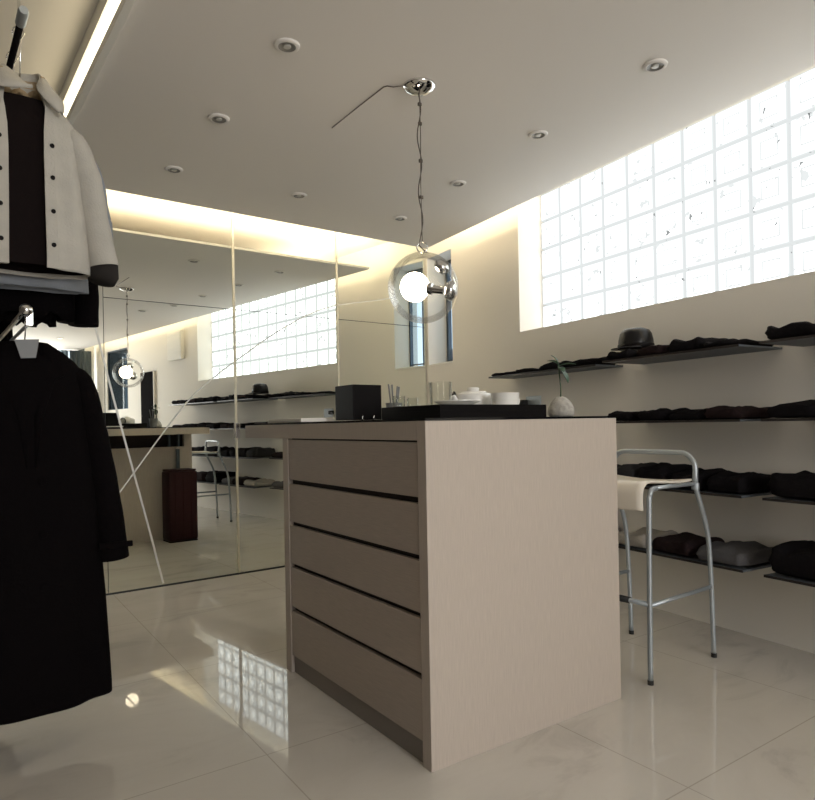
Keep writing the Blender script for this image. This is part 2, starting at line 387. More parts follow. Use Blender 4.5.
inlay([(.86, .40), (1.023, .626), (1.449, 1.192), (1.654, 1.388), (1.817, 1.514), (2.189, 1.776), (2.588, 1.978), (3.104, 2.092), (3.259, 2.132)], .008, 'long curved pale line sweeping up across the mirror towards the pendant', .0018)

# ------------------------------------------------------------------ island counter
isl = thing('island_counter', 'pale greige oak island counter with five drawers and a black glass top', 'counter', (IX, IY, 0), -BE)
T = .045
bm = B(); box(bm, 0, IW, 0, T, 0, 1.060, bev=.0015); link('side_panel', bm, OAK, parent=isl)
bm = B(); box(bm, 0, IW, IL - .05, IL, 0, .856); box(bm, 0, .075, IL - .05, IL, .8561, 1.0); box(bm, IW - .075, IW, IL - .05, IL, .8561, 1.0); link('side_panel', bm, OAK, parent=isl)
bm = B(); box(bm, 0, IW, T + .0004, 1.50, 1.0005, 1.060, bev=.0008); link('counter_slab', bm, OAK, parent=isl)
link('glass_top', box(B(), .002, IW - .002, .002, 1.498, 1.0605, 1.068), BLACKGLASS, parent=isl)
link('carcass', box(B(), .022, IW - .02, T + .0005, IL - .0505, .072, 1.0), CARC, parent=isl)
link('plinth', box(B(), .014, IW - .03, T + .0005, IL - .0505, 0, .0715), KICK, parent=isl)
zt = [(.826, .995), (.648, .806), (.470, .630), (.285, .452), (.076, .266)]
for z0, z1 in zt:
    d = link('drawer', box(B(), .003, .0215, T + .004, IL - .053, z0, z1, bev=.001), OAKH, parent=isl)
link('back_panel', box(B(), IW - .0195, IW - .002, T + .0005, IL - .0505, 0, .9995), OAK, parent=isl)
# overhang towards the mirror: low board on two dark posts, dark box drawer
link('niche_shelf', box(B(), .0755, IW - .0755, IL - .0500, IL + .03, .8565, .878), OAK, parent=isl)
link('niche_back', box(B(), .0755, IW - .0755, IL - .0498, IL - .040, .8785, .9995), CARC, parent=isl)
for u in (IW - .225, IW - .135):
    link('niche_divider', box(B(), u, u + .018, IL - .039, IL - .002, .8785, .9995), ALUM, parent=isl)
link('post', box(B(), IW - .16, IW - .13, IL + .0005, IL + .03, .30, .856), ALUM, parent=isl)

Ri = Matrix.Rotation(-BE, 3, 'Z')
def IP(u, v, z=1.0685): return Vector((IX, IY, 0)) + Ri @ Vector((u, v, z))
TZ = 1.0685
# tray
tr = thing('serving_tray', 'long black lacquer tray carrying white crockery on the island counter', 'tray', IP(.148, .12), -BE)
tw, tdp, th = .496, .36, .046
link('tray_base', box(B(), 0, tw, 0, tdp, 0, .026), BLACK, parent=tr)
bm = B()
for a in ((0, tw, 0, .012), (0, tw, tdp - .012, tdp), (0, .012, .0121, tdp - .0121), (tw - .012, tw, .0121, tdp - .0121)): box(bm, *a, .0261, th)
link('rim', bm, BLACK, parent=tr)
TB = TZ + .0262
# black box
bx = thing('black_box', 'black cube-shaped box with two small chrome feet on the island counter', 'box', IP(.14, .68), -BE)
link('body', box(B(), 0, .135, 0, .15, .004, .146, bev=.003), BLACK, parent=bx)
for u in (.035, .088):
    b2 = B(); tube(b2, [(u, -.012, .0), (u, -.012, .016), (u + .006, -.006, .020), (u + .012, .004, .018)], .003, 8); link('chrome_fitting', b2, CHROME, parent=bx, smooth=True)
# white and dark flat things near the slab's far end
tag(link('white_card', box(B(), 0, .16, 0, .36, 0, .017, bev=.002), PAPER, loc=IP(.03, .93), rotz=-BE), 'flat white card lying left of the black box on the counter', 'card')
tag(link('dark_folder', box(B(), 0, .15, 0, .15, 0, .008, bev=.002), CARC, loc=IP(.03, 1.31), rotz=-BE), 'flat dark folder at the mirror end of the counter', 'folder')
# pen cup
pc = thing('pen_cup', 'small dark grey cup holding sticks behind the tray', 'cup', IP(.545, 1.0), 0)
link('cup', lathe(B(), [(0, 0), (.030, 0), (.040, .085), (.037, .085), (.028, .004), (0, .004)], 28), GREYPL, parent=pc, smooth=.6)
for a, l, h in ((.4, .028, .165), (2.2, .02, .175), (3.9, .03, .17), (5.3, .022, .16)):
    b2 = B(); tube(b2, [(.008 * math.cos(a), .008 * math.sin(a), .006), (l * 1.25 * math.cos(a), l * 1.25 * math.sin(a), h)], [.003, .0045], 8); link('stick', b2, GREYPL, parent=pc)
# tumblers
def tumbler(u, v, r, h, z, label):
    o = link('glass_tumbler', lathe(B(), [(0, 0), (r * .9, 0), (r, h), (r - .003, h), (r * .9 - .003, .008), (0, .008)], 36), TUMBLER, loc=IP(u, v, z), smooth=.6)
    return tag(o, label, 'glass', 'clear glasses on the counter')
tumbler(.335, .36, .044, .112, TB, 'tall clear glass tumbler standing upright on the tray beside the teapot')
tumbler(.27, .545, .026, .094, TZ, 'short clear glass behind the tray, the one nearer the pen cup')
tumbler(.345, .56, .024, .088, TZ, 'short clear glass behind the tray, the one nearer the tall tumbler')
def saucer(u, v, r, z, label):
    o = link('saucer', lathe(B(), [(0, 0), (r * .6, 0), (r, .014), (r, .017), (r * .6, .004), (0, .004)], 40), PORC, loc=IP(u, v, z), smooth=.6); return tag(o, label, 'saucer', 'white saucers on the tray')
saucer(.315, .235, .085, TB + .0205, 'white saucer at the left end of the tray, in front of the tall glass')
saucer(.520, .20, .068, TB, 'white saucer under the white cup on the tray')
tag(link('folded_napkin', box(B(), -.09, .09, -.055, .055, 0, .02, bev=.006), PAPER, loc=IP(.315, .235, TB), rotz=-BE), 'white folded napkin under the left saucer on the tray', 'napkin')
# teapot
tp = thing('teapot', 'round white porcelain teapot with a flat lid on the black tray', 'teapot', IP(.49, .355, TB), -BE)
link('pot_body', lathe(B(), [(0, 0), (.056, 0), (.068, .010), (.073, .032), (.073, .058), (.067, .070), (.054, .0735), (0, .0735)], 40), PORC, parent=tp, smooth=.7)
ld = link('lid', lathe(B(), [(0, .0737), (.052, .0737), (.049, .078), (.02, .080), (0, .080)], 32), PORC, parent=tp, smooth=.7)
link('knob', lathe(B(), [(0, .0801), (.022, .0801), (.024, .091), (.020, .094), (0, .094)], 24), PORC, parent=ld, smooth=.7)
b2 = B(); tube(b2, [(-.066, 0, .030), (-.088, 0, .042), (-.098, 0, .062)], [.014, .011, .008], 12); link('spout', b2, PORC, parent=tp, smooth=True)
b2 = B(); tube(b2, arc((-.055, .05, .045), .032, -.6, PI + .6, 14, (.5, .86, 0), (0, 0, 1)), .005, 8); link('handle', b2, BLACK, parent=tp, smooth=True)
# cup
cp = thing('teacup', 'straight white porcelain cup at the right end of the tray', 'cup', IP(.513, .20, TB + .0066), -BE)
link('cup_body', lathe(B(), [(0, 0), (.034, 0), (.047, .012), (.052, .058), (.049, .058), (.046, .008), (0, .008)], 36), PORC, parent=cp, smooth=.6)
b2 = B(); tube(b2, arc((.050, 0, .03), .019, -PI / 2, PI / 2, 12, (1, 0, 0), (0, 0, 1)), .0042, 8); link('handle', b2, PORC, parent=cp, smooth=True)
# stone vase with sprig
vz = thing('stone_vase', 'speckled pale stone bud vase with a green sprig at the counter corner', 'vase', IP(.832, .22), 0)
link('vase_body', lathe(B(), [(0, 0), (.044, 0), (.053, .012), (.052, .032), (.042, .056), (.026, .074), (.013, .081), (.009, .080), (0, .074)], 40), STONE, parent=vz, smooth=True)
st = link('stem', tube(B(), [(0, 0, .07), (.002, .0, .12), (-.003, .002, .17), (-.008, .002, .215)], .0028, 8), LEAF, parent=vz, smooth=True)
def leaf(base, d, l, wd_, label=None):
    bm = B(); d = Vector(d).normalized(); side = d.cross(Vector((0, 0, 1))).normalized(); n_ = side.cross(d); rows = []
    for i in range(9):
        t = i / 8; wv = wd_ * math.sin(PI * min(t * .98 + .01, 1)) ** .7; c = Vector(base) + d * l * t + n_ * (-.25 * l * t * t)
        rows.append([bm.verts.new(c - side * wv + n_ * wv * .3), bm.verts.new(c), bm.verts.new(c + side * wv + n_ * wv * .3)])
    for a, b in zip(rows, rows[1:]):
        bm.faces.new((a[0], a[1], b[1], b[0])); bm.faces.new((a[1], a[2], b[2], b[1]))
    o = link('leaf', bm, LEAF, parent=vz, smooth=True); md = o.modifiers.new('s', 'SOLIDIFY'); md.thickness = .001; return o
rx = rt
leaf((-.008, .002, .212), -rx * .85 + up * .45 - fw * .3, .052, .015); leaf((-.004, .002, .195), rx * .6 - up * .75 - fw * .5, .070, .020)
leaf((-.007, .002, .205), rx * .9 + up * .30, .068, .011); leaf((-.006, .002, .20), -fw * .9 - up * .2 + rx * .2, .05, .014); leaf((-.008, .002, .215), -rx * .4 + up * .9 + fw * .2, .045, .013)
# maroon bin under the overhang
bn = thing('waste_bin', 'tall dark maroon bin with ribbed sides standing between counter and mirror', 'bin', (1.835, 2.655, 0), -BE)
bm = B(); box(bm, 0, .27, 0, .205, .012, .655, bev=.018); link('body', bm, MAROON, parent=bn, smooth=.5)
bm = B(); box(bm, .006, .264, .006, .199, 0, .0118); link('base', bm, BLACK, parent=bn)
bm = B(); box(bm, .008, .262, .008, .197, .6552, .672, bev=.006); link('lid', bm, MAROON, parent=bn)
for x_ in (.06, .135, .21): link('rib', box(B(), x_ - .006, x_ + .006, .2052, .211, .03, .64, bev=.002), MAROON, parent=bn)

# ------------------------------------------------------------------ bar stool
sx0, sx1, sy0, sy1 = 2.315, 2.797, 1.515, 1.932
stl = thing('bar_stool', 'grey steel bar stool with cream seat beside the island counter', 'stool', (2.55, 1.72, 0))
O = Vector((2.55, 1.72, 0))
def P(x, y, z): return Vector((x, y, z)) - O
def smooth_path(pts, n=6):
    P_ = [Vector(p) for p in pts]; Q = []
    for i in range(len(P_) - 1):
        p0, p1, p2, p3 = P_[max(i - 1, 0)], P_[i], P_[i + 1], P_[min(i + 2, len(P_) - 1)]
        for k in range(n):
            t = k / n; Q.append(.5 * ((2 * p1) + (p2 - p0) * t + (2 * p0 - 5 * p1 + 4 * p2 - p3) * t * t + (3 * p1 - p0 - 3 * p2 + p3) * t ** 3))
    return Q + [P_[-1]]
for y in (sy0, sy1):
    lg = link('leg', tube(B(), smooth_path([P(sx0, y, .012), P(sx0 + .004, y, .35), P(sx0 + .012, y, .70), P(sx0 + .018, y, .745), P(sx0 + .030, y, .768), P(sx0 + .06, y, .774)]), .0105, 12), STEEL, parent=stl, smooth=True)
    link('foot', lathe(B(), [(0, 0), (.012, 0), (.012, .018), (0, .018)], 16, c=P(sx0, y, 0)), RUBBER, parent=lg)
    lg = link('leg', tube(B(), smooth_path([P(2.798, y, .012), P(2.788, y, .30), P(2.777, y, .46), P(2.768, y, .53), P(2.745, y, .605), P(2.706, y, .69), P(2.680, y, .745), P(2.672, y, .775)]), .0105, 12), STEEL, parent=stl, smooth=True)
    link('foot', lathe(B(), [(0, 0), (.012, 0), (.012, .018), (0, .018)], 16, c=P(2.798, y, 0)), RUBBER, parent=lg)
    link('collar', lathe(B(), [(0, 0), (.016, 0), (.016, .028), (0, .028)], 16, c=P(2.672, y, .748)), STEEL, parent=stl)
    link('side_rail', tube(B(), [P(sx0 + .003, y, .312), P(2.787, y, .312)], .009, 10), STEEL, parent=stl, smooth=True)
    link('seat_rail', tube(B(), [P(sx0 + .04, y, .777), P(2.675, y, .773)], .008, 10), STEEL, parent=stl, smooth=True)
link('footrest', tube(B(), [P(sx0 + .003, sy0, .316), P(sx0 + .003, sy1, .316)], .010, 12), STEEL, parent=stl, smooth=True)
link('footrest_cover', tube(B(), [P(sx0 + .003, sy0 + .09, .316), P(sx0 + .003, sy1 - .09, .316)], .0135, 12), RUBBER, parent=stl, smooth=True)
r = .07; zt_ = .905
hoop = [P(2.672, sy0, .775), P(2.672, sy0, .80)] + [Vector(q) for q in arc(P(2.674, sy0 + r, zt_ - r), r, PI, PI / 2, 8, (0, 1, 0), (0, 0, 1))] + [Vector(q) for q in arc(P(2.674, sy1 - r, zt_ - r), r, PI / 2, 0, 8, (0, 1, 0), (0, 0, 1))] + [P(2.672, sy1, .80), P(2.672, sy1, .775)]
link('back_hoop', tube(B(), hoop, .0115, 14), STEEL, parent=stl, smooth=True)
# seat shell: waterfall front edge
bm = B(); prof = [(sx0 - .008, .690), (sx0 - .010, .73), (sx0 - .006, .765), (sx0 + .012, .788), (sx0 + .05, .797), (sx0 + .14, .790), (sx0 + .24, .782), (sx0 + .32, .782), (2.668, .785)]
prof = smooth_path([Vector((a, 0, b)) for a, b in prof], 4); rows = []
for p in prof:
    rows.append([bm.verts.new(P(p.x, sy0 + .012 + (sy1 - sy0 - .024) * k / 12, p.z - .012 * math.sin(PI * k / 12) * (1 if p.x > sx0 + .05 else .3))) for k in range(13)])
for a, b in zip(rows, rows[1:]):
    for k in range(12): bm.faces.new((a[k], a[k + 1], b[k + 1], b[k]))
so = link('seat', bm, SEATM, parent=stl, smooth=True); md = so.modifiers.new('s', 'SOLIDIFY'); md.thickness = .009; md.offset = 1

# ------------------------------------------------------------------ shelves with folded clothes
SH = [-2.36, -1.38]; SEG = [(-2.21, -1.20), (-3.150, -2.36), (-4.45, -3.245)]
segname = ['near the corner', 'beside the bar stool', 'at the near end']
rowz = [1.372, 1.045, .712, .388]; rowlab = ['top', 'second', 'third', 'bottom']
def folded(w_, d_, h_, seed, lumps=1.0):
    rnd = random.Random(seed); ph = [rnd.uniform(0, 6.28) for _ in range(8)]
    bm = B(); nu, nv = 44, 14; rows = []
    def sg(v, e): return math.copysign(abs(v) ** e, v)
    for j in range(nv + 1):
        b = -PI / 2 + PI * j / nv; rg = []
        for i in range(nu):
            a = 2 * PI * i / nu
            x = sg(math.cos(b), .35) * sg(math.cos(a), .3); y = sg(math.cos(b), .35) * sg(math.sin(a), .3); z = sg(math.sin(b), .6)
            wob = 1 + .035 * math.sin(3 * a + ph[0]) + .02 * math.sin(7 * a + ph[1])
            X = x * w_ / 2 * wob; Y = y * d_ / 2 * wob
            top = 1 + lumps * (.16 * math.sin(11 * X / w_ + ph[2]) + .14 * math.sin(9 * Y / d_ + ph[3]) + .10 * math.sin(19 * X / w_ + 8 * Y / d_ + ph[4]))
            Zt = max(h_ * .35, h_ * top)
            Z = Zt * (z + 1) / 2
            lay = 1 + .025 * math.sin(PI * 5 * (z + 1) / 2)
            rg.append(bm.verts.new((X * lay, Y * lay, max(Z, .0))))
        rows.append(rg)
    for a, b in zip(rows, rows[1:]):
        for i in range(nu): bm.faces.new((a[i], a[(i + 1) % nu], b[(i + 1) % nu], b[i]))
    bm.faces.new(rows[0]); bm.faces.new(rows[-1])
    bmesh.ops.remove_doubles(bm, verts=bm.verts[:], dist=1e-5)
    return bm
KN = [mat('black_knit', (.008, .007, .008), .95, spec=.08, bump=(120, .4)), mat('dark_maroon_knit', (.020, .0125, .013), .95, spec=.08, bump=(120, .4)), mat('charcoal_knit', (.030, .030, .031), .95, spec=.1, bump=(120, .4)), mat('pale_grey_knit', (.34, .32, .29), .95, spec=.1, bump=(120, .4)), mat('mid_grey_knit', (.095, .092, .095), .95, spec=.1, bump=(120, .4)), mat('taupe_knit', (.17, .135, .115), .95, spec=.1, bump=(120, .4))]
KL = ['black', 'dark maroon', 'charcoal', 'pale grey', 'mid grey', 'taupe']
# height, colours per (row, segment)
PL = {(0, 0): [(.022, 0), (.026, 0), (.042, 0), (.040, 0)], (0, 1): [(.040, 0), (.052, 1), (.055, 0), (.028, 0)], (0, 2): [(.055, 0), (.060, 0), (.055, 1), (.05, 0), (.045, 0)],
      (1, 1): [(.045, 0), (.050, 0), (.045, 0), (.055, 1)], (1, 2): [(.066, 0), (.068, 0), (.06, 0), (.055, 0), (.05, 1)],
      (2, 0): [(.07, 1), (.08, 0), (.06, 1)], (2, 1): [(.095, 2), (.100, 0), (.085, 0), (.080, 0)], (2, 2): [(.095, 0), (.10, 0), (.09, 1), (.08, 0)],
      (3, 0): [(.07, 3), (.08, 0), (.065, 4)], (3, 1): [(.058, 3), (.070, 1), (.075, 4)], (3, 2): [(.125, 0), (.11, 1), (.09, 2), (.08, 0)]}
seed = 0
for ri, z in enumerate(rowz):
    for si, (s0, s1) in enumerate(SEG):
        if (ri, si) not in PL: continue
        sh = thing('wall_shelf', f'thin black wall shelf, {rowlab[ri]} level, the board {segname[si]}', 'shelf', W((s0 + s1) / 2, 0, z), -AL, 'black wall shelves')
        L_ = s1 - s0; dpt = .225 if si == 0 else .325
        link('board', box(B(), -dpt + .004, -.0005, -L_ / 2, L_ / 2, -.009, 0), SHELFU, parent=sh)
        link('front_edge', box(B(), -dpt, -dpt + .0039, -L_ / 2, L_ / 2, -.010, .001), SHELFM, parent=sh)
        items = PL[(ri, si)]; n = len(items); ww = L_ / n
        for k, (h_, ci) in enumerate(items):
            seed += 1
            sc = s1 - ww * (k + .5)
            o = link('folded_garment', folded(ww * .925, dpt * .93, h_, seed, .9 if h_ < .06 else .6), KN[ci], smooth=True, loc=W(sc, dpt / 2 + .004, z + .0011), rotz=-AL - PI / 2)
            tag(o, f'{KL[ci]} folded garment, {ordn[k]} from the mirror end, {rowlab[ri]} shelf {segname[si]}', 'clothing', f'folded clothes on the {rowlab[ri]} shelf')
# cap on the top shelf
cap = thing('cap', 'black peaked cap with a shiny front sitting on the top shelf', 'cap', W(-2.455, .17, 1.372 + .058), -AL)
CAPM = mat('black_satin', (.005, .0045, .005), .36, spec=.3, bump=(20, .3))
bm = lathe(B(), [(.088, 0), (.092, .02), (.090, .05), (.082, .085), (.070, .103), (.045, .113), (0, .116)], 36); link('crown', bm, CAPM, parent=cap, smooth=True)
link('band', lathe(B(), [(.0905, 0), (.0945, .002), (.0945, .026), (.092, .028)], 36, cap=False), BLACK, parent=cap, smooth=True)
bm = B(); vs = []
for i in range(17):
    a = PI - 1.1 + 2.2 * i / 16; e = .055 * math.cos((i - 8) / 8 * PI / 2) ** .6 if abs(i - 8) < 8 else 0
    vs.append((bm.verts.new((.090 * math.cos(a), .090 * math.sin(a), .012)), bm.verts.new(((.090 + e) * math.cos(a), (.090 + e) * math.sin(a), .004))))
for a, b in zip(vs, vs[1:]):
    bm.faces.new((a[0], b[0], b[1], a[1]))
o = link('peak', bm, CAPM, parent=cap, smooth=True); md = o.modifiers.new('s', 'SOLIDIFY'); md.thickness = .004
# plug socket on the wall, left of the vase
sk = thing('wall_socket', 'grey wall socket with a dark plug, above the second shelf level by the corner', 'socket', W(-1.36, 0, 1.185), -AL)
link('plate', box(B(), -.010, -.0005, -.13, .02, -.045, .045, bev=.002), STEEL, parent=sk)
bm = B(); box(bm, -.055, -.0105, -.005, .045, -.018, .022, bev=.008); tube(bm, [(-.045, .04, .0), (-.06, .075, -.004), (-.075, .11, -.004)], [.012, .009, .004], 10)
link('plug', bm, RUBBER, parent=sk, smooth=.6)
# vent, tall dark panel, on the right wall behind the camera (seen in the mirror)
vt = thing('wall_vent', 'pale wall vent grille right of the glass blocks, seen in the mirror', 'vent', W(-4.88, 0, 2.02), -AL)
link('frame', box(B(), -.05, -.0005, -.22, .22, 0, .40, bev=.004), PAPER, parent=vt)
for k in range(9): link('slat', box(B(), -.058, -.0505, -.20, .20, .03 + k * .040, .05 + k * .040), PAPER, parent=vt)
tp_ = thing('display_board', 'tall black board standing against the far right wall, reflected beside the pendant', 'board', W(-5.87, 0, 0), -AL)
link('body', box(B(), -.03, -.0005, -.235, .235, .0, 1.92, bev=.003), BLACKCLOTH, parent=tp_)
link('edge_strip', box(B(), -.034, -.0005, .236, .25, 0, 1.92), PAPER, parent=tp_)

# ------------------------------------------------------------------ pendant lamp
GC = Vector((1.689, 2.13, 1.615)); GR = .146
pd = thing('pendant_lamp', 'clear glass globe pendant with glowing opal bulb hanging over the island', 'lamp', (GC.x, GC.y, H))
def Q(v): return Vector(v) - Vector((GC.x, GC.y, H))
gl = link('globe', lathe(B(), [(GR * math.sin(PI * i / 40), -GR * math.cos(PI * i / 40)) for i in range(41)], 64, c=Q(GC), cap=False), GLOBE, parent=pd, smooth=True)
link('canopy', lathe(B(), [(0, -.034), (.012, -.034), (.03, -.030), (.052, -.020), (.066, -.008), (.070, -.001), (0, -.001)], 48), CHROME, parent=pd, smooth=True)
top = Q(GC + Vector((0, 0, GR)))
bm = B(); tube(bm, [(0, 0, -.034), (.002, 0, -.2), (-.001, .001, -.4), (.0, 0, top.z + .045)], .0018, 8); link('suspension_wire', bm, WIRE, parent=pd, smooth=True)
rnd = random.Random(3); pts = []
for i in range(40):
    t = i / 39; z_ = -.034 + (top.z + .03 + .034) * t
    pts.append((rx.x * (.008 * math.sin(17 * t) - .004), rx.y * (.008 * math.sin(17 * t) - .004), z_))
pts.append((rx.x * .02, rx.y * .02, top.z - .002))
link('flex_cord', tube(B(), smooth_path(pts, 3), .0024, 8), WIRE, parent=pd, smooth=True)
for z_ in (-.075, -.155, -.31, -.46): link('cord_clip', box(B(), -.008, .008, -.005, .005, z_ - .008, z_ + .006, bev=.002), WIRE, parent=pd)
bm = B(); tube(bm, arc(Q(GC + Vector((0, 0, GR + .022))), .022, 0, 2 * PI, 24, rx, up), .0028, 8); link('hanging_ring', bm, CHROME, parent=pd, smooth=True)
D = (rx * .93 - up * .18 - fw * .30).normalized()
bc = GC - rx * .034 + up * .004
link('bulb', lathe(B(), [(.061 * math.sin(PI * i / 24), -.061 * math.cos(PI * i / 24)) for i in range(25)], 40, c=Q(bc), cap=False), BULB, parent=pd, smooth=True)
link('socket', lathe(B(), [(0, .046), (.022, .046), (.024, .075), (.017, .080), (.017, .125), (0, .125)], 28, c=Q(bc), axis=D), CHROME, parent=pd, smooth=.6)
link('socket_cap', lathe(B(), [(0, -.030), (.030, -.028), (.040, -.012), (.040, .002), (.030, .012), (0, .016)], 32, c=Q(GC + D * (GR - .020)), axis=D), CHROME, parent=pd, smooth=True)
D2 = (rx * .62 + up * .62 - fw * .35).normalized()
link('counter_cap', lathe(B(), [(0, -.030), (.024, -.028), (.034, -.012), (.032, .002), (.022, .012), (0, .016)], 32, c=Q(GC + D2 * (GR - .022)), axis=D2), CHROME, parent=pd, smooth=True)
bm = B(); tube(bm, [(1.581, 2.658, H - .004), (1.572, 2.40, H - .004), (1.568, 2.215, H - .004), (1.575, 2.200, H - .004), (1.60, 2.190, H - .005), (1.632, 2.15, H - .006)], .0022, 8)
tag(link('ceiling_cable', bm, WIRE, smooth=True), 'thin grey cable running bent across the ceiling to the pendant canopy', 'cable')

# downlights
def downlight(x, y, label, on=False):
    t = thing('downlight', label, 'downlight', (x, y, H), 0, 'recessed ceiling downlights')
    link('ring', lathe(B(), [(.033, -.009), (.039, -.010), (.046, -.006), (.048, -.0005), (.031, -.0005)], 32, cap=False), CEIL, parent=t, smooth=.7)
    link('reflector', lathe(B(), [(.0325, -.008), (.024, -.002), (.0, -.002)], 28, cap=False), SPOTE if on else SPOTREF, parent=t, smooth=True)
    link('lamp', lathe(B(), [(0, -.010), (.013, -.009), (.015, -.0025), (0, -.0022)], 20), SPOTE if on else SPOTOFF, parent=t, smooth=.7)
    return t
for x, y, l in ((1.110, 2.177, 'ceiling downlight left of the pendant canopy, largest in the left row'), (1.115, 2.868, 'ceiling downlight in the left row, halfway to the mirror'), (1.132, 3.570, 'ceiling downlight of the left row nearest the mirror'),
                (1.874, 3.555, 'single ceiling downlight near the mirror between the two rows'), (2.357, 1.471, 'ceiling downlight nearest the glass block window at the upper right'), (2.443, 2.158, 'ceiling downlight right of the pendant canopy, second in the window row'),
                (2.547, 2.866, 'ceiling downlight third along the window row, right of the pendant cord'), (2.646, 3.575, 'ceiling downlight of the window row nearest the mirror, above the globe'), (2.156, .935, 'ceiling downlight seen small in the mirror between canopy and glass blocks')):
    downlight(x, y, l)
downlight(1.747, -2.03, 'small lit downlight reflected above the coat', True)

# ------------------------------------------------------------------ clothes rails
RX = .29
ur = thing('upper_clothes_rail', 'dark upper clothes rail with pale end cap near the ceiling', 'clothes rail', (RX, 2.36, 2.378))
link('rail', tube(B(), [(0, .07, 0), (0, 2.115, 0)], .011, 12), BLACK, parent=ur, smooth=True)
link('end_cap', tube(B(), [(0, 0, 0), (0, .012, 0), (0, .085, 0)], [.013, .016, .016], 14), STEEL, parent=ur, smooth=.6)
link('wall_flange', lathe(B(), [(0, 0), (.03, 0), (.03, .012), (0, .012)], 24, c=(0, 2.122, 0), axis=(0, 1, 0)), CHROME, parent=ur)
b2 = B(); tube(b2, [(0, .12, .01), (0, .12, .22)], .005, 10); link('hanger_rod', b2, CHROME, parent=ur)
lr = thing('lower_clothes_rail', 'chrome twin lower clothes rail with ball end above the black coat', 'clothes rail', (RX, 2.40, 1.436))
link('rail', tube(B(), [(-.010, .0, 0), (-.010, 2.075, 0)], .008, 12), CHROME, parent=lr, smooth=True)
link('rail', tube(B(), [(.012, .03, -.028), (.012, 2.075, -.028)], .006, 12), STEEL, parent=lr, smooth=True)
link('ball_end', lathe(B(), [(.020 * math.sin(PI * i / 16), -.020 * math.cos(PI * i / 16)) for i in range(17)], 24, c=(-.006, -.004, .002), cap=False), CHROME, parent=lr, smooth=True)
link('clamp', box(B(), -.006, .018, .02, .04, -.045, .006, bev=.004), CHROME, parent=lr)
link('wall_flange', lathe(B(), [(0, 0), (.03, 0), (.03, .012), (0, .012)], 24, c=(0, 2.081, -.01), axis=(0, 1, 0)), CHROME, parent=lr)

def hanger(y, zr, label, neckz, half, m=TAN, hook=.0):
    h = thing('clothes_hanger', label, 'hanger', (RX, y, zr), 0, 'hangers on the clothes rails')
    R_ = .017
    pts = [Vector(q) for q in arc((0, 0, 0.0), R_, -.5, PI, 12, (1, 0, 0), (0, 0, 1))][::-1]
    pts = pts[:] ; pts = [Vector((-R_, 0, -.012))] + pts + [Vector((.006, 0, -R_ - .008)), Vector((0, 0, neckz - zr))]
    link('hook', tube(B(), pts, .0022, 8), CHROME, parent=h, smooth=True)
    nz = neckz - zr
    bm = B(); tube(bm, smooth_path([(-half, 0, nz - .165), (-half * .5, 0, nz - .095), (0, 0, nz - .01), (half * .5, 0, nz - .095), (half, 0, nz - .165)], 6), [(.009, .014)] * 25, 10)
    link('arms', bm, m, parent=h, smooth=True)
    return h
def sheet(rows, y0, n=56, folds=(0, 0, 0), expo=.8, seed=0):
    """garment body: rows of (z, halfwidth, halfdepth, opening); ring runs from one front edge round the back to the other"""
    rnd = random.Random(seed); p1, p2 = rnd.uniform(0, 6), rnd.uniform(0, 6)
    bm = B(); R_ = []; zmin = rows[0][0]; zmax = rows[-1][0]; closed = rows[0][3] == 0
    for (z, hw, hd, op) in rows:
        rg = []; low = (zmax - z) / (zmax - zmin)
        cnt = n if closed else n + 1
        for i in range(cnt):
            a = op + (2 * PI - 2 * op) * i / n
            s, c = math.sin(a), math.cos(a)
            x = math.copysign(abs(s) ** expo, s) * hw; yy = -math.copysign(abs(c) ** expo, c) * hd
            k = 1 + low * folds[0] * (math.sin(folds[1] * a + p1 + z * 2) * .6 + math.sin(folds[2] * a + p2) * .4)
            rg.append(bm.verts.new((x * (1 + (k - 1) * .3), yy * k, z)))
        R_.append(rg)
    for a, b in zip(R_, R_[1:]):
        for i in range(n):
            j = (i + 1) % len(a)
            bm.faces.new((a[i], a[j], b[j], b[i]))
    return bm, R_
def dense(rows, n=4):
    out = []
    for a, b in zip(rows, rows[1:]):
        for k in range(n): out.append(tuple(a[i] + (b[i] - a[i]) * k / n for i in range(4)))
    return out + [rows[-1]]
def solid(o, t): md = o.modifiers.new('solid', 'SOLIDIFY'); md.thickness = t; md.offset = -1; return o
def sleeve(side, path, rad, m, parent, fold=.0):
    pts = smooth_path([(side * x, y, z) for x, y, z in path], 6); n = len(pts)
    rr = []
    for i in range(n):
        t = i / (n - 1) * (len(rad) - 1); k = min(int(t), len(rad) - 2); f = t - k
        w1 = 1 + fold * math.sin(i * 1.7) * (.4 + .6 * math.sin(PI * i / n))
        rr.append(((rad[k][0] * (1 - f) + rad[k + 1][0] * f) * w1, (rad[k][1] * (1 - f) + rad[k + 1][1] * f) * w1))
    bm = B()
    rings = []
    for (p, (a, b)), i in zip(zip(pts, rr), range(n)):
        t = (pts[min(i + 1, n - 1)] - pts[max(i - 1, 0)]).normalized(); yv = Vector((0, 1, 0)); xv = yv.cross(t).normalized()
        rings.append([bm.verts.new(p + xv * a * math.cos(2 * PI * k / 24) + yv * b * math.sin(2 * PI * k / 24)) for k in range(24)])
    for a, b in zip(rings, rings[1:]):
        for k in range(24): bm.faces.new((a[k], a[(k + 1) % 24], b[(k + 1) % 24], b[k]))
    bm.faces.new(rings[0]); bm.faces.new(rings[-1])
    return link('sleeve', bm, m, parent=parent, smooth=.9)

